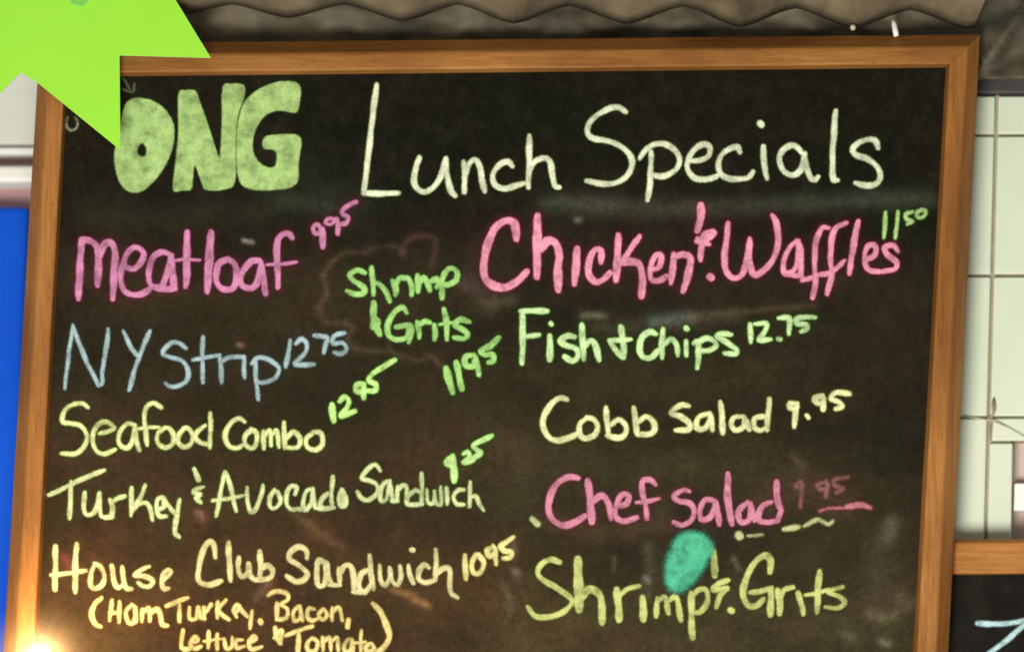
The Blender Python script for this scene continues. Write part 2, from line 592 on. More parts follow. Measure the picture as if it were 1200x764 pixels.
# ------------------------------------------------------------------ framed boards
def framed(root, outer, inner, face_frac, yf, ye, ywall, mats, bev=0.0016):
    """four mitred rails; outer/inner corner pixels TL TR BR BL"""
    secs = []
    for (ox, oy), (ix, iy) in zip(outer, inner):
        mx, my = ox + (ix - ox) * face_frac, oy + (iy - oy) * face_frac
        bk_o, e, fc, fi = P(ox, oy, ye), P(ox, oy, ye), P(mx, my, yf), P(ix, iy, yf)
        secs.append([Vector((e.x, ywall, e.z)), e, fc, fi, P(ix + (ix - ox) * 0.13, iy + (iy - oy) * 0.13, -0.0006)])
    for k in range(4):
        a, b = secs[k], secs[(k + 1) % 4]
        # a hair's gap at each mitre
        d = [(q - p).normalized() * 0.00008 for p, q in zip(a, b)]
        bm = bmesh.new()
        va = [bm.verts.new(p + e) for p, e in zip(a, d)]
        vb = [bm.verts.new(p - e) for p, e in zip(b, d)]
        for i in range(5):
            j = (i + 1) % 5
            bm.faces.new((va[i], va[j], vb[j], vb[i]))
        bm.faces.new(va[::-1])
        bm.faces.new(vb)
        long_edges = [e for e in bm.edges if (e.verts[0] in va) != (e.verts[1] in va) and (e.verts[0] in va[1:4] or e.verts[1] in va[1:4])]
        bmesh.ops.bevel(bm, geom=long_edges, offset=bev, segments=4, profile=0.5, affect='EDGES')
        from_bm("frame_rail", bm, mats[k % 2], root)


board = empty("chalkboard", P(540, 935, 0.012))
tag(board, "tall black menu chalkboard in a brown wooden frame, headed Lunch Specials", "chalkboard")
OUT = [(46, 51), (1149, 40), (1103, 935), (-7, 940)]
INN = [(76, 86), (1113, 75), (1068, 890), (32, 895)]
framed(board, OUT, INN, 0.42, -0.012, 0.001, 0.006, (M_wood_x, M_wood_z))

# --- all the writing, traced stroke by stroke
def C(x0, y0, w, strs, k):
    return (x0, y0, k, w, strs)


ITEMS = []   # (name, label, colour, edge, halo rgb, halo strength, Ink, [price or sub inks])


def item(name, label, rgb, edge, halo, hs, ink, subs=(), soft=1.0, fade=1.0):
    ITEMS.append((name, label, rgb, edge, halo, hs, ink, subs, soft, fade))


PALE, PALE_E = (236, 244, 216), (196, 222, 150)
PINK, PINK_E = (210, 140, 180), (158, 70, 120)
ROSE, ROSE_E = (242, 162, 186), (184, 74, 120)
GREEN, GREEN_E = (170, 220, 134), (104, 176, 70)
YEL, YEL_E = (238, 226, 160), (206, 184, 80)
H_PINK, H_GREEN, H_OLIVE = (92, 4, 36), (34, 62, 8), (66, 58, 8)

item("heading", "pale green filled-in block capitals ONG", (176, 212, 134), (176, 216, 130), H_GREEN, .10, Ink()
     .poly(120, 85, 5, "110 270 140 180 200 150 290 165 370 220 415 300 420 390 395 490 340 590 270 670 200 705 140 690 95 630 70 520 75 440 100 330",
           "205 450 230 415 255 440 255 480 235 495 210 480")
     .poly(120, 85, 5, "445 130 490 105 545 110 570 170 620 310 678 485 690 470 700 300 705 90 760 68 828 75 832 140 796 250 782 400 780 620 740 680 610 690 580 640 542 545 530 620 520 685 468 692 415 690 425 550 445 350")
     .poly(120, 85, 5, "830 180 900 110 1010 60 1120 55 1160 90 1155 180 1135 235 1040 225 960 250 900 330 880 430 900 500 950 550 1010 550 1020 480 1000 455 945 445 940 400 980 370 1155 375 1150 520 1135 655 1000 690 850 680 795 610 785 400 800 270"))
lunch = (Ink().crop(410, 90, 4.615, 3.4,
      "145 45 125 200 100 420 75 630", "75 630 180 632 265 630",
      "378 435 355 500 350 580 395 625 450 600 495 530 520 440", "520 440 525 530 545 610 570 645",
      "615 460 622 540 618 625", "618 545 640 480 675 450 700 480 715 560 730 620",
      "880 485 855 460 810 475 775 530 785 585 840 605 900 590 945 575",
      "970 320 970 450 965 600", "968 520 1000 460 1050 440 1085 465 1095 540 1110 590 1135 600")
      .crop(670, 110, 5.455, 3.3,
      "345 120 300 90 240 95 160 140 105 205 105 260 150 290 240 305 320 340 375 400 385 460 350 530 280 570 190 575 95 558",
      "435 415 470 360 530 325 600 325 665 365 690 420 670 480 610 520 560 528 515 520", "508 370 505 480 500 580 485 680",
      "755 430 820 425 875 395 880 340 840 325 790 350 750 410 740 480 780 535 850 550 910 535 940 515",
      "1077 375 1057 340 1002 355 955 400 937 460 955 515 1010 545 1075 545 1130 535 1160 498")
      .crop(850, 110, 5.455, 3.4,
      "242 340 248 430 255 500 268 545", "222 190 230 200",
      "490 380 460 345 420 330 370 360 345 420 370 490 430 520 480 490 505 410 510 380", "505 390 515 460 540 530 570 550 595 530",
      "705 110 695 250 685 400 690 540 715 555",
      "975 345 960 300 910 295 850 315 815 355 840 395 910 420 970 465 990 530 960 580 890 585 830 570"))
item("heading", "thin pale chalk title reading Lunch Specials", PALE, PALE_E, H_OLIVE, .05, lunch)

item("menu_item", "thick pink chalk word Meatloaf", PINK, PINK_E, H_PINK, .36, Ink()
     .crop(80, 260, 7.64, 4.4,
      "120 160 110 300 100 500 90 690", "120 160 200 175 260 230 270 350 262 570", "270 330 320 205 390 190 420 300 410 450 400 690",
      "510 410 590 420 660 350 670 270 600 230 530 280 490 380 470 500 490 600 560 650 650 650 730 600@3.8",
      "930 300 840 270 760 320 725 430 730 550 790 590 850 560 900 400 920 300@3.8", "920 300 935 450 950 590", "790 600 960 600",
      "1065 95 1060 300 1060 480 1050 580@4.5", "950 350 1040 335 1180 345@2.4")
     .crop(220, 230, 5.714, 4.0, "155 240 145 400 130 640@5", "270 420 205 460 190 560 230 620 300 615 330 540 310 450 260 420",
      "480 430 420 440 360 520 360 590 420 615 470 570 490 450", "490 440 510 560 520 655",
      "700 280 670 250 620 270 595 340 600 450 605 610", "530 460 620 455 730 440@2.4"),
     [("price", "pink price 9.95", PINK, PINK_E, H_PINK, .3, Ink().crop(220, 230, 5.714, 3.3,
      "895 215 865 190 840 210 850 245 890 245 900 220", "895 220 905 280 905 340@4.2",
      "985 150 940 150 920 180 960 190 1000 150@2.6", "1000 150 1005 200 1005 250", "1130 40 1080 60 1040 90 1040 120 1075 140 1060 180 1020 190"))])

item("menu_item", "small green chalk words Shrimp and Grits", GREEN, GREEN_E, H_GREEN, .22, Ink()
     .crop(390, 300, 4.495, 3.5,
      "170 90 130 75 90 95 110 130 160 165 160 195 115 200 75 185", "205 60 210 130 215 205", "215 140 250 150 280 190 300 240",
      "315 130 330 170 330 205", "325 170 350 120 390 115", "400 115 415 160 415 205", "445 100 450 150 450 190", "450 150 480 115 500 150 510 180",
      "510 140 545 120 555 150 545 165", "580 120 575 170 575 220", "575 130 590 90 620 65 655 85 650 125 610 150 580 150",
      "215 245 215 320 240 345 230 375 245 410@4.2", "215 320 215 370@4",
      "390 300 370 270 330 290 295 350 290 410 330 440 390 430 400 380", "330 375 410 370 400 455", "445 350 455 400 455 430", "455 370 480 345 510 350",
      "535 360 540 400 535 440", "585 280 600 360 600 440", "560 360 640 350@2.6", "720 345 670 335 645 365 680 385 710 410 690 435 640 430"),
     [("price", "green price 11.95 climbing to the right", GREEN, GREEN_E, H_GREEN, .25, Ink().crop(390, 300, 4.495, 3.7,
      "595 590 615 660 630 720@4.4", "650 560 665 630 680 700@4.2", "745 520 700 530 700 575 740 580 750 540", "750 530 765 590 770 625", "875 430 830 470 780 500 800 520 840 520 845 550 820 560"))])

NYC, NYE = (168, 194, 200), (122, 156, 166)
item("menu_item", "thin blue-white chalk words NY Strip", NYC, NYE, (50, 70, 66), .10, Ink()
     .crop(60, 370, 6.667, 2.8, "170 75 140 280 105 570@2.5", "170 80 260 320 370 545", "445 105 430 250 400 430 400 520 370 545", "565 120 620 240 680 320", "770 120 700 290 650 430 610 580",
      "1055 255 1000 215 930 215 870 290 930 325 1020 350 1070 420 1060 500 1000 545 930 550 890 525")
     .crop(210, 370, 5.714, 2.8, "158 140 155 290 160 445", "90 295 170 280 270 265", "270 270 280 360 285 450", "285 310 330 280 430 275", "435 275 432 350 440 415",
      "485 320 520 285 580 285 640 320 670 360 640 420 560 445 530 440", "510 310 515 430 530 560"),
     [("price", "blue-white price 12.75", NYC, NYE, (50, 70, 66), .1, Ink().crop(210, 370, 5.714, 2.9,
      "745 165 730 250 715 340", "780 185 820 155 855 190 840 250 775 320 840 330 905 325", "905 130 960 140 990 150 980 200 970 245", "1105 115 1040 135 1030 185 1090 180 1120 220 1090 255 1040 245"))])

SEA, SEA_E = (224, 230, 172), (160, 204, 84)
item("menu_item", "pale green chalk words Seafood Combo", SEA, SEA_E, H_GREEN, .22, Ink()
     .crop(60, 460, 6, 2.9, "260 105 220 75 160 80 100 120 80 200 140 215 210 235 250 300 230 380 170 430 70 425",
      "340 285 400 270 445 250 400 210 350 210 310 250 290 340 320 410 380 430 450 400", "580 225 530 220 480 280 480 360 530 390 570 340 590 230", "590 240 600 330 620 405",
      "775 105 720 75 670 100 655 180 665 280 675 365", "600 255 680 245 760 245@2.4", "800 245 750 290 750 350 800 385 850 360 860 300 830 250 790 245",
      "945 245 900 290 890 345 930 380 980 360 990 290 960 250 930 250", "1085 230 1030 270 1010 310 1050 350 1110 370", "1120 145 1120 260 1115 385")
     .crop(240, 410, 5, 3.0, "235 420 200 400 150 430 120 500 140 560 190 575 225 555", "275 465 240 500 235 550 270 575 300 550 305 490 270 465",
      "345 475 345 580", "345 510 380 470 390 560@2.6", "390 510 420 470 435 570@2.6", "465 425 465 500 470 575", "475 520 520 480 560 520 540 570 470 572",
      "640 480 595 520 600 570 650 585 690 550 680 490 635 480"),
     [("price", "bright green price 12.95 climbing to the right", (200, 240, 150), (120, 206, 70), H_GREEN, .3, Ink().crop(240, 410, 5, 3.4,
      "745 320 755 420@4", "790 300 820 275 845 300 830 340 800 385 880 360", "935 200 890 205 890 240 930 240 935 200", "930 210 930 285", "1115 60 1050 95 985 140 960 180 1000 200 1000 235 955 240"))])

TUR, TUR_E = (212, 222, 170), (150, 190, 96)
item("menu_item", "pale green chalk words Turkey and Avocado Sandwich", TUR, TUR_E, H_GREEN, .16, Ink()
     .crop(50, 540, 6, 3.0, "40 240 150 190 280 125 435 65", "200 145 195 270 190 400", "295 220 290 320 305 375 350 370 385 310 400 225", "400 225 400 330 410 385 440 395",
      "475 270 490 330 485 400", "440 395 485 390", "490 290 530 260 580 245", "625 190 625 290 620 385", "720 170 690 250 650 310", "630 350 670 305 730 295 760 340 770 415",
      "810 340 850 320 850 260 810 270 800 330 820 385 870 385", "850 260 890 320 930 370", "965 270 945 370 930 500 960 535",
      "1065 55 1085 100 1095 130", "1130 180 1080 195 1060 220 1110 235 1080 260 1110 290@2.8")
     .crop(240, 540, 6.667, 2.8, "90 430 110 320 150 110 170 100 200 200 245 390", "60 310 150 300 320 265@2.4", "330 205 335 310 355 395 400 370 440 270 455 190",
      "545 225 510 280 510 350 545 370 590 320 575 250 545 225", "705 260 715 205 670 200 640 260 640 340 680 380 740 370", "840 215 790 240 770 320 780 380 830 330 850 215", "845 215 850 300 860 365",
      "740 375 800 380", "960 250 920 290 900 350 960 370", "1000 120 990 250 995 360", "860 365 920 370 1010 365", "1070 220 1050 280 1055 345 1095 345 1105 290 1075 225", "1075 245 1078 330")
     .crop(400, 500, 6, 2.8, "275 310 240 265 190 290 145 360 200 380 250 410 250 470 190 515 140 500 115 455", "340 380 300 400 275 460 280 520 320 500 340 400", "340 390 350 460 360 520",
      "395 420 390 520", "395 450 430 410 460 430 460 540", "360 520 395 520", "520 440 470 490 470 545 570 540", "565 325 565 430 565 545", "520 440 560 460",
      "600 440 610 530 650 530 655 450@2.4", "655 450 665 530 700 540 700 420@2.4", "740 430 745 540", "860 440 820 445 790 490 810 540 860 545", "905 385 905 470 900 560", "905 490 950 490 970 540 1000 590"),
     [("price", "bright green price 9.25 climbing to the right", (200, 240, 160), (120, 206, 76), H_GREEN, .3, Ink().crop(400, 500, 6, 3.2,
      "785 205 740 250 780 265 790 210@3.6", "785 205 790 290 795 380@4.2", "860 190 890 175 900 210 860 250 910 245 950 200", "1060 60 990 95 930 130 950 160 980 180 960 210"))])

item("menu_item", "cream chalk words House Club Sandwich", (218, 212, 160), (186, 176, 100), H_OLIVE, .12, Ink()
     .crop(50, 620, 7.06, 3.5, "105 140 105 320 100 500", "280 120 270 320 270 520", "70 375 200 365 360 340@3", "440 285 400 360 395 450 430 490 490 460 510 380 480 310 430 285@3.1",
      "570 300 590 420 620 480 650 470", "660 310 665 400 690 480 740 490@3", "885 305 820 330 760 380 850 390 910 420 890 465 830 470 790 440@3", "1000 420 1060 360 1040 335 1000 370 985 440 1000 490 1040 490@3")
     .crop(210, 620, 5.714, 3.4, "240 190 235 110 205 80 165 130 130 260 130 340 190 370 280 345", "330 85 335 220 345 345", "400 190 395 270 420 315 460 290 465 230", "465 230 470 300 500 335",
      "540 145 545 240 540 330", "545 270 590 240 625 280 600 330 500 335", "855 195 850 140 800 115 745 150 740 200 800 240 855 290 840 335 780 350 720 310",
      "975 220 935 210 920 290 930 370 970 370 985 300 980 220", "985 220 1000 310 1020 365", "1070 260 1075 375", "1075 300 1110 245 1150 250 1170 330 1170 410", "1000 370 1080 375@2.6")
     .crop(400, 610, 5.4545, 3.2, "80 450 150 455", "175 310 125 340 115 420 150 455 190 400", "180 220 190 330 205 435", "245 285 250 370 280 410 310 360 310 300@2.9", "310 300 325 380 360 410 380 350 375 290@2.9",
      "430 285 440 350 460 400", "450 184 460 186", "560 300 530 280 500 310 495 370 540 395 600 375", "605 185 605 280 600 380", "610 340 650 305 690 310 695 400 700 460 740 490"),
     [("price", "yellow price 10.95", (236, 230, 160), (200, 190, 80), H_OLIVE, .22, Ink().crop(400, 610, 5.4545, 3.2,
      "790 220 795 370@3.6", "860 215 835 270 845 330 885 330 910 270 880 215", "965 165 930 190 950 225 985 200 970 160", "985 180 990 275", "1100 105 1050 140 1020 160 1040 190 1085 200 1080 235 1035 240"))])

item("menu_item", "small yellow chalk note in brackets, Ham, Turkey, Bacon, Lettuce and Tomato", (226, 212, 146), (196, 172, 84), (96, 44, 4), .2, Ink()
     .crop(90, 680, 5.714, 2.7, "165 115 120 160 100 230 125 290 160 310@3.2", "235 130 220 270", "285 140 285 280", "220 215 290 215", "370 160 330 210 345 280 385 270 395 190 365 160", "390 180 398 280",
      "440 190 435 275", "440 220 480 185 490 270", "490 220 540 190 560 240 570 290 610 300@3", "600 170 670 140 745 115@3", "690 160 685 270@3",
      "755 180 755 250 800 250 810 180", "810 180 830 250", "850 180 855 255", "860 210 900 160", "945 140 940 250", "1000 130 950 200 1020 260", "1060 220 1090 180 1070 160 1050 200 1070 245",
      "1090 180 1140 240", "1175 200 1165 260 1160 320", "710 330 705 450 770 450@3", "760 420 810 400 790 375 760 420 790 455 830 440", "885 340 880 450", "940 360 940 455", "850 405 970 390@2",
      "985 390 1000 450 1040 440 1040 380", "1110 395 1070 400 1070 450 1120 440")
     .crop(280, 680, 6, 2.6, "150 285 155 295@4", "70 440 120 410 100 390 70 430 90 480 160 465", "205 105 260 75 330 85 345 130 290 170@2.8", "270 160 265 270@3", "290 170 340 200 330 260 265 275",
      "420 180 385 220 390 280 430 260 430 180", "435 200 445 280", "530 200 490 200 480 250 510 280 550 270", "590 200 560 240 590 275 620 240 600 200", "655 190 655 280", "660 220 705 190 725 280",
      "770 275 765 325@3", "945 160 1000 230 1045 330 1055 400 1020 470 970 500@3.6", "255 330 265 390 290 440@3.4", "250 400 300 350 290 440", "330 385 420 350 520 320@2.9", "420 370 415 520@3",
      "515 400 480 440 490 490 540 490 550 430 515 400", "590 400 590 490", "600 430 640 400 645 490", "650 430 690 400 700 490", "770 410 740 450 750 500 790 480 790 410", "795 420 800 500",
      "860 350 855 490", "820 440 890 430@2", "920 440 890 470 910 500 950 480 930 440"))

item("menu_item", "thick rose pink chalk words Chicken and Waffles", ROSE, ROSE_E, H_PINK, .42, Ink()
     .crop(550, 230, 6.365, 5.2, "350 320 345 240 330 195 270 185 200 230 150 320 120 430 105 540 130 630 190 670 270 680 350 640 430 560@4.9", "510 145 505 350 505 600", "530 400 580 335 640 350 670 440 660 560 665 700@5",
      "805 390 795 520 785 660@4.6", "980 490 985 410 940 400 900 460 890 580 940 640 1000 620 1050 570@4.2")
     .crop(700, 230, 5.876, 4.0, "145 265 140 400 130 580@4.6", "290 275 240 350 180 440", "150 460 230 450 290 470 310 560 305 690@4.6", "380 510 430 480 440 410 400 410 370 480 370 570 430 580 480 550@3.6",
      "525 400 520 500 505 600", "530 420 590 400 640 430 630 520 590 655@4.4", "715 60 710 150 690 240@4.8", "690 290 740 300 800 260 790 250 740 270 720 330 710 440@4.2", "680 310 770 330@3.6", "776 553 782 558@4.6")
     .crop(840, 230, 4.8, 3.9, "65 150 50 280 45 400 90 460 140 440 170 360 185 240", "185 240 185 370 210 440 260 420 320 350 345 250 335 150 310 105", "450 250 410 290 375 370 380 430 430 420 455 350 460 250@3.4",
      "460 260 475 350 470 450", "380 440 480 450@3.2", "630 180 590 180 560 250 550 350 555 480 540 570@3.6", "480 475 560 450@3.2", "730 150 670 180 645 250 640 350 645 450 620 550@3.6", "560 440 640 430 720 360@3.2", "795 140 770 270 745 435",
      "840 360 890 330 890 280 850 280 830 350 850 410 920 425@3.4", "1020 310 990 275 945 290 960 330 1010 370 1000 410 930 425@3.6"),
     [("price", "thin green price 11.50", (186, 220, 150), (120, 190, 80), H_GREEN, .2, Ink().crop(840, 230, 4.8, 2.6,
      "950 90 940 235", "1020 85 1005 235", "1100 90 1065 100 1070 130 1100 140 1070 160@2.8", "1150 76 1126 92 1128 116 1152 122 1174 104 1172 82 1150 76@2.7"))])

FISH, FISH_E = (214, 244, 184), (130, 210, 96)
item("menu_item", "light green chalk words Fish plus Chips", FISH, FISH_E, H_GREEN, .26, Ink()
     .crop(600, 350, 6.316, 3.7, "75 100 80 280 75 480", "65 95 150 90 260 90", "90 280 200 270@3.2", "280 275 280 450@4", "285 185 290 190@3.4", "465 285 410 275 360 310 400 345 470 370 490 420 450 460 390 430",
      "515 195 525 330 530 450", "540 360 580 310 620 350 645 455", "805 210 825 330 825 435@4", "720 310 880 300@3.2", "720 310 760 370 825 435@3.4", "1065 260 1020 245 960 290 945 370 970 430 1030 435 1085 380")
     .crop(760, 350, 5.714, 3.4, "95 205 90 300 90 400", "100 310 150 270 190 310 195 380", "250 285 255 380", "252 198 258 203", "300 300 330 290 335 380 325 465", "330 290 390 265 445 290 450 320 400 345 340 350",
      "555 240 490 235 460 255 520 290 590 340 580 370 510 365"),
     [("price", "light green price 12.75", FISH, FISH_E, H_GREEN, .3, Ink().crop(760, 350, 5.714, 3.2,
      "680 170 685 290", "710 170 790 165 780 220 740 275 820 270", "868 268 880 270@2.8", "870 130 930 125 945 150 940 240", "1115 125 1000 130 995 165 1060 175 1060 205 1020 220"))])

COBB, COBB_E = (238, 240, 188), (190, 204, 100)
item("menu_item", "cream chalk words Cobb Salad", COBB, COBB_E, H_OLIVE, .2, Ink()
     .crop(620, 450, 6.667, 3.4, "295 120 240 110 170 160 120 240 110 330 150 410 230 440 310 420 370 390@3.6", "455 265 400 310 395 390 440 425 510 400 535 340 510 280 455 260", "600 185 610 290 620 410",
      "640 320 700 275 755 320 750 390 700 420 610 400", "820 185 830 290 845 390", "850 300 910 255 970 290 980 350 940 390 850 395")
     .crop(780, 440, 5.217, 3.5, "140 185 90 180 35 230 90 250 145 290 140 330 60 335", "260 230 200 260 190 320 240 320 270 270 270 230@3.2", "275 240 285 335", "335 160 345 260 350 350", "480 250 420 255 400 300 430 335 480 310 480 250@3.2",
      "485 260 510 330", "610 250 550 260 540 310 580 335 620 310@3.2", "635 145 625 250 620 335"),
     [("price", "cream price 9.95", COBB, COBB_E, H_OLIVE, .3, Ink().crop(780, 440, 5.217, 3.3,
      "800 170 760 170 760 200 800 200 805 170", "800 190 785 315", "865 245 875 258@2.6", "960 120 910 140 930 170 965 160 960 120", "965 140 965 205", "1125 110 1040 105 1010 140 1060 160 1080 190 1040 205"))])

CHF, CHF_E = (212, 140, 164), (156, 72, 106)
item("menu_item", "rose chalk words Chef Salad", CHF, CHF_E, H_PINK, .26, Ink()
     .crop(610, 540, 5.4545, 3.9, "370 110 310 100 240 140 190 220 180 310 210 380 280 410 350 390 410 350@4.2", "430 125 445 250 455 390@4.8", "460 260 520 220 560 270 580 370", "620 290 680 270 690 220 640 220 610 290 610 360 660 385 745 360@3.6",
      "865 150 830 120 780 130 780 200 800 290 810 370@3.6", "740 265 820 255 890 240@2.8", "1080 195 1040 185 980 220 1010 255 1080 270 1110 320 1090 380 1030 410 980 390@3.5")
     .crop(800, 540, 5, 3.7, "180 230 130 230 100 290 110 345 160 330 190 260 180 230", "195 240 215 370", "265 75 265 230 290 370@4.4", "380 240 330 290 340 360 390 340 400 250", "400 250 420 350", "520 240 460 270 445 340 490 360 560 350", "550 120 555 230 575 290 555 350@4"),
     [("price", "faint half-wiped rose price 9.95", (206, 142, 142), (160, 96, 100), H_PINK, .14, Ink().crop(800, 540, 5, 3.2,
      "690 120 660 150 700 155", "700 125 690 270@3", "840 120 790 140 810 165 850 150 840 120", "845 150 840 210", "970 95 890 110 890 140 940 160 900 185"), 1.8, 0.34),
      ("underline", "rose underline that ends in a thick dab", (214, 136, 146), (164, 84, 98), H_PINK, .2, Ink().crop(800, 540, 5, 3.0, "800 295 870 275 950 275@2", "960 270 1040 255 1100 275@4"), 1.5, 0.8),
      ("underline", "pale green broken underline", (214, 218, 166), (150, 170, 90), H_GREEN, .1, Ink().crop(800, 540, 5, 2.6, "328 433 333 438@4.8", "380 440 470 430@2", "590 400 680 385@3.4", "710 380 770 350 800 345 850 370 880 350"), 1.4, 0.8),
      ("dot", "pale green slanted dot", (206, 218, 160), (150, 180, 90), H_GREEN, .1, Ink().crop(610, 540, 5.4545, 3.2, "75 368 108 402@4"), 1.3, 0.9)])

SHR, SHR_E = (200, 208, 132), (152, 172, 74)
item("menu_item", "large yellow-green chalk words Shrimp and Grits", SHR, SHR_E, H_OLIVE, .16, Ink()
     .crop(600, 630, 5.4545, 3.5, "305 155 250 140 190 165 165 220 200 270 290 320 370 380 380 420 330 470 240 505 150 500 100 440", "420 135 425 300 430 460@5.6", "440 390 490 330 550 350 575 430 575 540@4.6",
      "670 330 680 430 685 520@4.9", "690 370 740 325 815 305@3.2", "835 380 840 520@4.4", "930 385 920 500", "935 400 980 380 1000 480", "1005 400 1050 380 1080 525")
     .crop(770, 610, 4.961, 3.4, "200 420 200 540 205 680@4.2", "205 440 240 400 285 400 295 460 260 520 215 535", "330 180 335 320@4.4", "415 345 350 370 330 400 410 390 370 430 345 500", "428 518 434 522@3.6",
      "655 300 660 230 630 200 570 240 520 330 500 420 530 490 580 490 620 455@3.9", "540 415 600 410 665 390", "665 395 660 470 660 545@4", "700 400 715 470 710 540@4", "720 450 740 400 790 385", "820 420 840 490 850 540@3.8",
      "945 290 935 400 930 530@3.8", "860 430 930 420 1000 400@2.8", "1080 385 990 410 1060 440 1090 475 1050 505 980 500@2.9"))

item("chalk_blot", "smooth teal green oval blot of chalk", (84, 190, 150), (62, 156, 128), (20, 70, 60), .2, Ink()
     .poly(770, 610, 4.961, "200 60 270 75 318 120 330 180 290 250 230 340 170 400 110 420 60 390 40 310 60 200 110 100 160 65"), (), 4.2)  # soft-edged teal oval spot
item("chalk_doodle", "small pale chalk ring in the upper left corner of the board", (170, 172, 150), (120, 130, 96), H_GREEN, .12, Ink()
     .crop(60, 80, 7.64, 1.5, "150 440 135 490 150 540 190 555 230 525 235 480 215 445"), (), 1.2, 0.8)
item("chalk_doodle", "small curl of pale chalk beside the green paper star", (170, 180, 140), (110, 130, 80), H_GREEN, .12, Ink()
     .crop(60, 80, 7.64, 1.5, "645 90 675 140 700 190", "640 190 690 210 740 205 745 140"), (), 1.6, 0.5)

# wiped chalk on the slate itself: (points, half width, softness, colour, strength)
SMEARS = []


def smear(x0, y0, k, s, w, soft, rgb, a):
    SMEARS.append((Ink().crop(x0, y0, k, w, s), soft, lin(rgb), a))


OLD = (150, 112, 92)
for s in ("70 215 100 165 160 125 245 125", "255 115 300 100 372 105 388 135", "385 130 402 85 440 62 505 60 524 95 505 180", "62 215 78 270 74 300 48 350 78 405 160 415",
          "160 415 188 430 165 475 195 515 320 525 332 495 350 532 450 562 495 545 540 580"):
    smear(360, 260, 3.47, s, 2.0, 3.4, (128, 100, 84), .24)
for args in (
        ("640 238 760 244 900 240 1090 232", 9, 8, (120, 128, 108), .16), ("655 232 690 236 720 240", 5, 7, (120, 124, 104), .14), ("676 258 678 258", 2.5, 3, (190, 190, 160), .30),
        ("683 370 708 370", 3, 4, (170, 178, 140), .26), ("765 377 790 374 810 372", 5, 6, (140, 168, 158), .26), ("700 384 780 380 860 370", 6, 8, (120, 120, 96), .14),
        ("800 371 880 364 955 358", 2, 4, (150, 120, 100), .22), ("330 200 380 230 420 250", 24, 20, (80, 92, 78), .09), ("100 250 200 258 330 240", 14, 14, (84, 92, 66), .10),
        ("285 282 296 284", 1.6, 2, (210, 200, 190), .5), ("390 242 330 236", 6, 8, (90, 100, 84), .12), ("545 332 560 342 575 360", 8, 9, (130, 108, 100), .20),
        ("575 355 600 352", 5, 6, (130, 124, 100), .20), ("340 598 372 622 400 640", 4, 5, (150, 118, 84), .20), ("460 691 480 698 501 710", 3.6, 3, (180, 134, 84), .34),
        ("1045 612 1040 630", 6, 7, (150, 140, 120), .26), ("1030 640 1025 700 1040 730", 14, 14, (120, 108, 92), .12), ("1055 700 1066 708", 6, 6, (140, 120, 100), .22),
        ("1020 720 1040 724 1052 718", 5, 5, (140, 126, 104), .26), ("1034 752 1040 754", 3, 4, (180, 176, 150), .30), ("990 745 1000 748", 3, 5, (150, 146, 120), .22),
        ("760 640 759 700", 5, 6, (120, 130, 96), .14), ("757 676 759 680", 2.5, 3, (170, 160, 150), .3), ("720 652 719 668", 2, 3, (140, 130, 110), .22),
        ("860 655 866 666", 2.6, 3, (150, 130, 110), .26), ("640 610 700 625 780 612", 10, 10, (112, 92, 66), .18), ("604 670 607 672", 3, 4, (190, 160, 140), .26),
        ("880 600 940 570 990 590", 14, 12, (140, 96, 90), .16), ("930 535 940 545", 4, 5, (150, 120, 110), .20), ("590 686 598 700 597 720", 3, 4, (140, 128, 110), .20),
        ("233 602 237 606", 4, 4, (170, 130, 110), .30), ("78 655 82 662", 6, 5, (160, 84, 84), .26), ("280 404 283 405", 2.2, 2.5, (190, 140, 130), .36),
        ("600 632 603 650", 3, 4, (160, 140, 120), .24), ("300 700 310 690 316 680", 4, 5, (170, 130, 110), .24), ("560 470 600 520 600 600", 26, 22, (86, 82, 56), .10),
        ("650 440 760 450 900 430", 22, 20, (84, 82, 52), .10), ("620 545 760 542 960 545", 20, 18, (88, 84, 52), .10), ("860 700 940 730 1000 745", 14, 14, (96, 92, 66), .12)):
    s, w, soft, rgb, a = args
    smear(0, 0, 1, s, w, soft, rgb, a)

# wiped chalk with the light gradient painted in: grey-brown below, dark at the heading
WIPED_AND_LIT = [("60 470 300 420 620 440 1060 420", 60, 70, (74, 62, 42), .26), ("70 330 330 350 560 330", 44, 40, (74, 60, 42), .34), ("620 300 860 330 1080 330", 40, 40, (64, 56, 40), .22),
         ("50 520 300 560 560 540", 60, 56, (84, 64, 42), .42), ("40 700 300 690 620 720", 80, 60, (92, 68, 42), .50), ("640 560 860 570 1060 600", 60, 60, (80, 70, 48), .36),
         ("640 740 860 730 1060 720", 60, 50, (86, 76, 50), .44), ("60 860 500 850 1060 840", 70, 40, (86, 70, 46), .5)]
for s, w, soft, rgb, a in WIPED_AND_LIT[::-1]:
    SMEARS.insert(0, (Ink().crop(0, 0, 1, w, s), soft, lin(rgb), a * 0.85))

# slate surface with its wiped chalk and painted light
st = 2.0
xs = np.arange(20, 1126 + st, st)
ys = np.arange(64, 906 + st, st)
GX, GY = np.meshgrid(xs, ys)
DR = np.zeros(GX.shape + (3,))
DA = np.zeros(GX.shape)


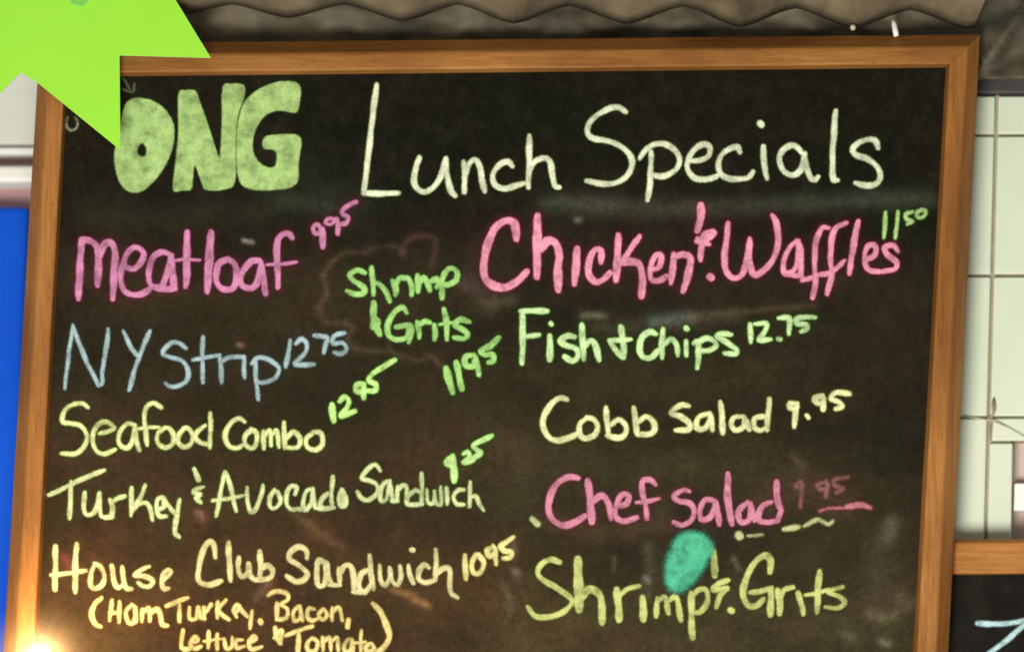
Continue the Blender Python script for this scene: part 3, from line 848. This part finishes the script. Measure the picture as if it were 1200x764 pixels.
def deposit(ink, rgb, alpha, fall, far=24):
    lo, hi = ink.bbox(far)
    i0, i1 = np.searchsorted(xs, lo[0]), np.searchsorted(xs, hi[0])
    j0, j1 = np.searchsorted(ys, lo[1]), np.searchsorted(ys, hi[1])
    if i1 - i0 < 2 or j1 - j0 < 2: return
    sl = (slice(j0, j1), slice(i0, i1))
    D = ink.field(GX[sl], GY[sl], far)
    a = alpha * fall(D)
    na = a + DA[sl] * (1 - a)
    DR[sl] = np.where(na[..., None] > 1e-5, (np.array(rgb) * a[..., None] + DR[sl] * (DA[sl] * (1 - a))[..., None]) / np.maximum(na, 1e-5)[..., None], np.array(rgb))
    DA[sl] = na


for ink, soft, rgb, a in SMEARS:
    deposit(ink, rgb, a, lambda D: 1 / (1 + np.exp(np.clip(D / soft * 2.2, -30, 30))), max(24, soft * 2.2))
for it in ITEMS:
    for e in [it[4:7]] + [sub[4:7] for sub in it[7]]:
        deposit(e[2], lin(e[0]), e[1], lambda D: np.exp(-np.maximum(D, 0) / 2.9) * (D < 20))
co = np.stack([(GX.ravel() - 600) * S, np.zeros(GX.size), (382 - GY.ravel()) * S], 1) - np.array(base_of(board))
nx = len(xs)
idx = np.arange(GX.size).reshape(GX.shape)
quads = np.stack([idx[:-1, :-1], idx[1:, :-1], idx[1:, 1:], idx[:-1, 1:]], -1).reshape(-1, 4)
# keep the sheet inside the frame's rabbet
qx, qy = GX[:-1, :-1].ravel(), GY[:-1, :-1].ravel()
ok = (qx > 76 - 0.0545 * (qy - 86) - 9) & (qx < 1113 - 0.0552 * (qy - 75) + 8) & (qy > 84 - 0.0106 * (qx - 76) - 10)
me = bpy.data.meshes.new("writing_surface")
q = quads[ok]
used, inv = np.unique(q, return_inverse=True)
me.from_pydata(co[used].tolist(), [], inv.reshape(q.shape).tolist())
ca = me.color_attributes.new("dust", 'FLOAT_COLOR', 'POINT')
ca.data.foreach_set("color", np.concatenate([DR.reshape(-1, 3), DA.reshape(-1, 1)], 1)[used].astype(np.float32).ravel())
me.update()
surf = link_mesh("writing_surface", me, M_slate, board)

n = 0
for name, label, rgb, edge, halo, hs, ink, subs, soft, fade in ITEMS:
    n += 1
    o = ink_mesh(name, ink, chalk("chalk_%d" % n, rgb, edge, soft, fade), board, keep=1.7 * max(1, soft * 0.8))
    o['label'] = label
    for sub in subs:
        n += 1
        sn, sl_, srgb, sedge, sh, shs, sink = sub[:7]
        ss, sf = (sub[7], sub[8]) if len(sub) > 7 else (1.0, 1.0)
        so = ink_mesh(sn, sink, chalk("chalk_%d" % n, srgb, sedge, ss, sf), o, keep=1.7 * max(1, ss * 0.8))
        so['label'] = sl_

# small chalkboard at lower right, partly behind the big one
b2 = empty("chalkboard", P(1400, 1180, 0.05))
tag(b2, "small black chalkboard in an orange wooden frame behind the tall board's lower right side", "chalkboard")
YB = 0.017
o_ = [(1070, 632), (1720, 626), (1700, 1180), (1050, 1186)]
i_ = [(1112, 672), (1676, 667), (1660, 1138), (1096, 1144)]


def framed2():
    secs = []
    for (ox, oy), (ix, iy) in zip(o_, i_):
        mx, my = ox + (ix - ox) * .12, oy + (iy - oy) * .12
        e, fc, fi = P(ox, oy, YB - 0.004), P(mx, my, YB - 0.008), P(ix, iy, YB - 0.008)
        secs.append([Vector((e.x, YB + 0.01, e.z)), e, fc, fi, Vector((fi.x, YB + 0.003, fi.z))])
    for k in range(4):
        a, b = secs[k], secs[(k + 1) % 4]
        bm = bmesh.new()
        va = [bm.verts.new(p + (q - p).normalized() * 0.00008) for p, q in zip(a, b)]
        vb = [bm.verts.new(q - (q - p).normalized() * 0.00008) for p, q in zip(a, b)]
        for i in range(5):
            j = (i + 1) % 5
            bm.faces.new((va[i], va[j], vb[j], vb[i]))
        bm.faces.new(va[::-1])
        bm.faces.new(vb)
        from_bm("frame_rail", bm, M_wood2 if k % 2 == 0 else M_wood_z, b2, bevel=0.0012)


framed2()
bm = bmesh.new()
prism_bm(bm, [(1100, 660), (1690, 655), (1672, 1150), (1085, 1156)], YB, YB + 0.0028)
M_slate2 = mottled("black_slate_paint", [(0.3, (0.006, 0.005, 0.004)), (0.7, (0.016, 0.014, 0.011))], 60, 0.6, 0.05, 0.0003)
M_slate2.node_tree.nodes["Principled BSDF"].inputs["Specular IOR Level"].default_value = 0.06
from_bm("writing_surface", bm, M_slate2, b2)
o = ink_mesh("chalk_writing", Ink().crop(1050, 560, 3.745, 3.1, "355 635 450 640 600 622", "600 612 480 715 380 790"), chalk("chalk_blue", (196, 226, 232), (150, 200, 214)), b2, plane=YB)
o['label'] = "pale blue chalk stroke like a figure seven"

# ------------------------------------------------------------------ green paper star, bulb, odds and ends on the frame
star = empty("paper_star", P(85, -30, -0.02))
tag(star, "neon green cut paper star over the chalkboard's upper left corner", "paper star")
SP = [(247, 68), (140, 65), (141, 176), (45, 98), (24, 85), (-62, 172), (-50, 60), (-150, 70), (-82, -25), (-160, -110), (-45, -110), (-20, -220), (60, -130), (130, -225), (160, -115), (265, -130), (172, -55)]
bm = bmesh.new()
def sy(x, y):      # the card bows a little
    return -0.0215 - 0.000012 * y
fr = [bm.verts.new(P(x, y, sy(x, y))) for x, y in SP]
bm.faces.new(fr)
o = from_bm("card", bm, M_star, star)
s = o.modifiers.new("thick", 'SOLIDIFY')
s.thickness = 0.0009
s.offset = 1
s.use_rim = True
o.data.materials.append(M_star_edge)
s.material_offset_rim = 1
mk = ink_mesh("marker_writing", Ink().crop(0, 0, 1, 3.0, "78 -14 86 3 99 3 106 -16"), chalk("teal_marker", (110, 214, 150), (130, 220, 110), 1.6, 0.55), star, plane=sy(90, 0) - 0.0016)
mk['label'] = "tip of a teal marker stroke"

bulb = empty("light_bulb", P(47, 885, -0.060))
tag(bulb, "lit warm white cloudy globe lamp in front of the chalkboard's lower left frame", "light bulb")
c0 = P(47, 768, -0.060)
R = 0.0070
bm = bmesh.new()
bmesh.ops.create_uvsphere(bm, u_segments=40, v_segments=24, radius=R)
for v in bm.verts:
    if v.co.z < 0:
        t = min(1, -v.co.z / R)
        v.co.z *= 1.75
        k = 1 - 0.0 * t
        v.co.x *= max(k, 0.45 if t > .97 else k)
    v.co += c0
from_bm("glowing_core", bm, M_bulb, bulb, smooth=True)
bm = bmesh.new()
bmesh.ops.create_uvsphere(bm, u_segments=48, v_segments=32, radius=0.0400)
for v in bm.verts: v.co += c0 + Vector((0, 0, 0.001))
from_bm("cloudy_globe", bm, M_bloom, bulb, smooth=True)  # added ball of haze for the bulb's bloom, no glass globe
bm = bmesh.new()
tube_bm(bm, [c0 + Vector((0, 0, z)) for z in (-0.0375, -0.0385, -0.039, -0.057, -0.059, -0.063)], [0.0055, 0.0065, 0.0078, 0.0078, 0.006, 0.0035], 24)
from_bm("socket", bm, M_brass, bulb, smooth=False)

bm = bmesh.new()
tube_bm(bm, [P(1050.5, 43, -0.004), P(1049.5, 38, -0.004), P(1048, 30, -0.002), P(1046.5, 23, -0.0005)], [0.0016, 0.0019, 0.0018, 0.0012], 14)
o = from_bm("chalk_stub", bm, M_white, smooth=True)
tag(o, "short white chalk stub standing on the tall chalkboard's top rail", "chalk")
bm = bmesh.new()
tube_bm(bm, [P(1000, 33, 0.006), P(999.5, 32.5, 0.003), P(999.5, 32, 0.0005)], [0.0018, 0.0021, 0.0012], 14)
o = from_bm("screw_cap", bm, mottled("cream_plastic", [(0.3, (0.5, 0.44, 0.32)), (0.7, (0.6, 0.54, 0.4))], 60, 0.5, 0, 0), smooth=True)
tag(o, "tiny cream screw cap under a ridge of the awning", "screw cap")

for o in bpy.data.objects:
    if 'base' in o: del o['base']
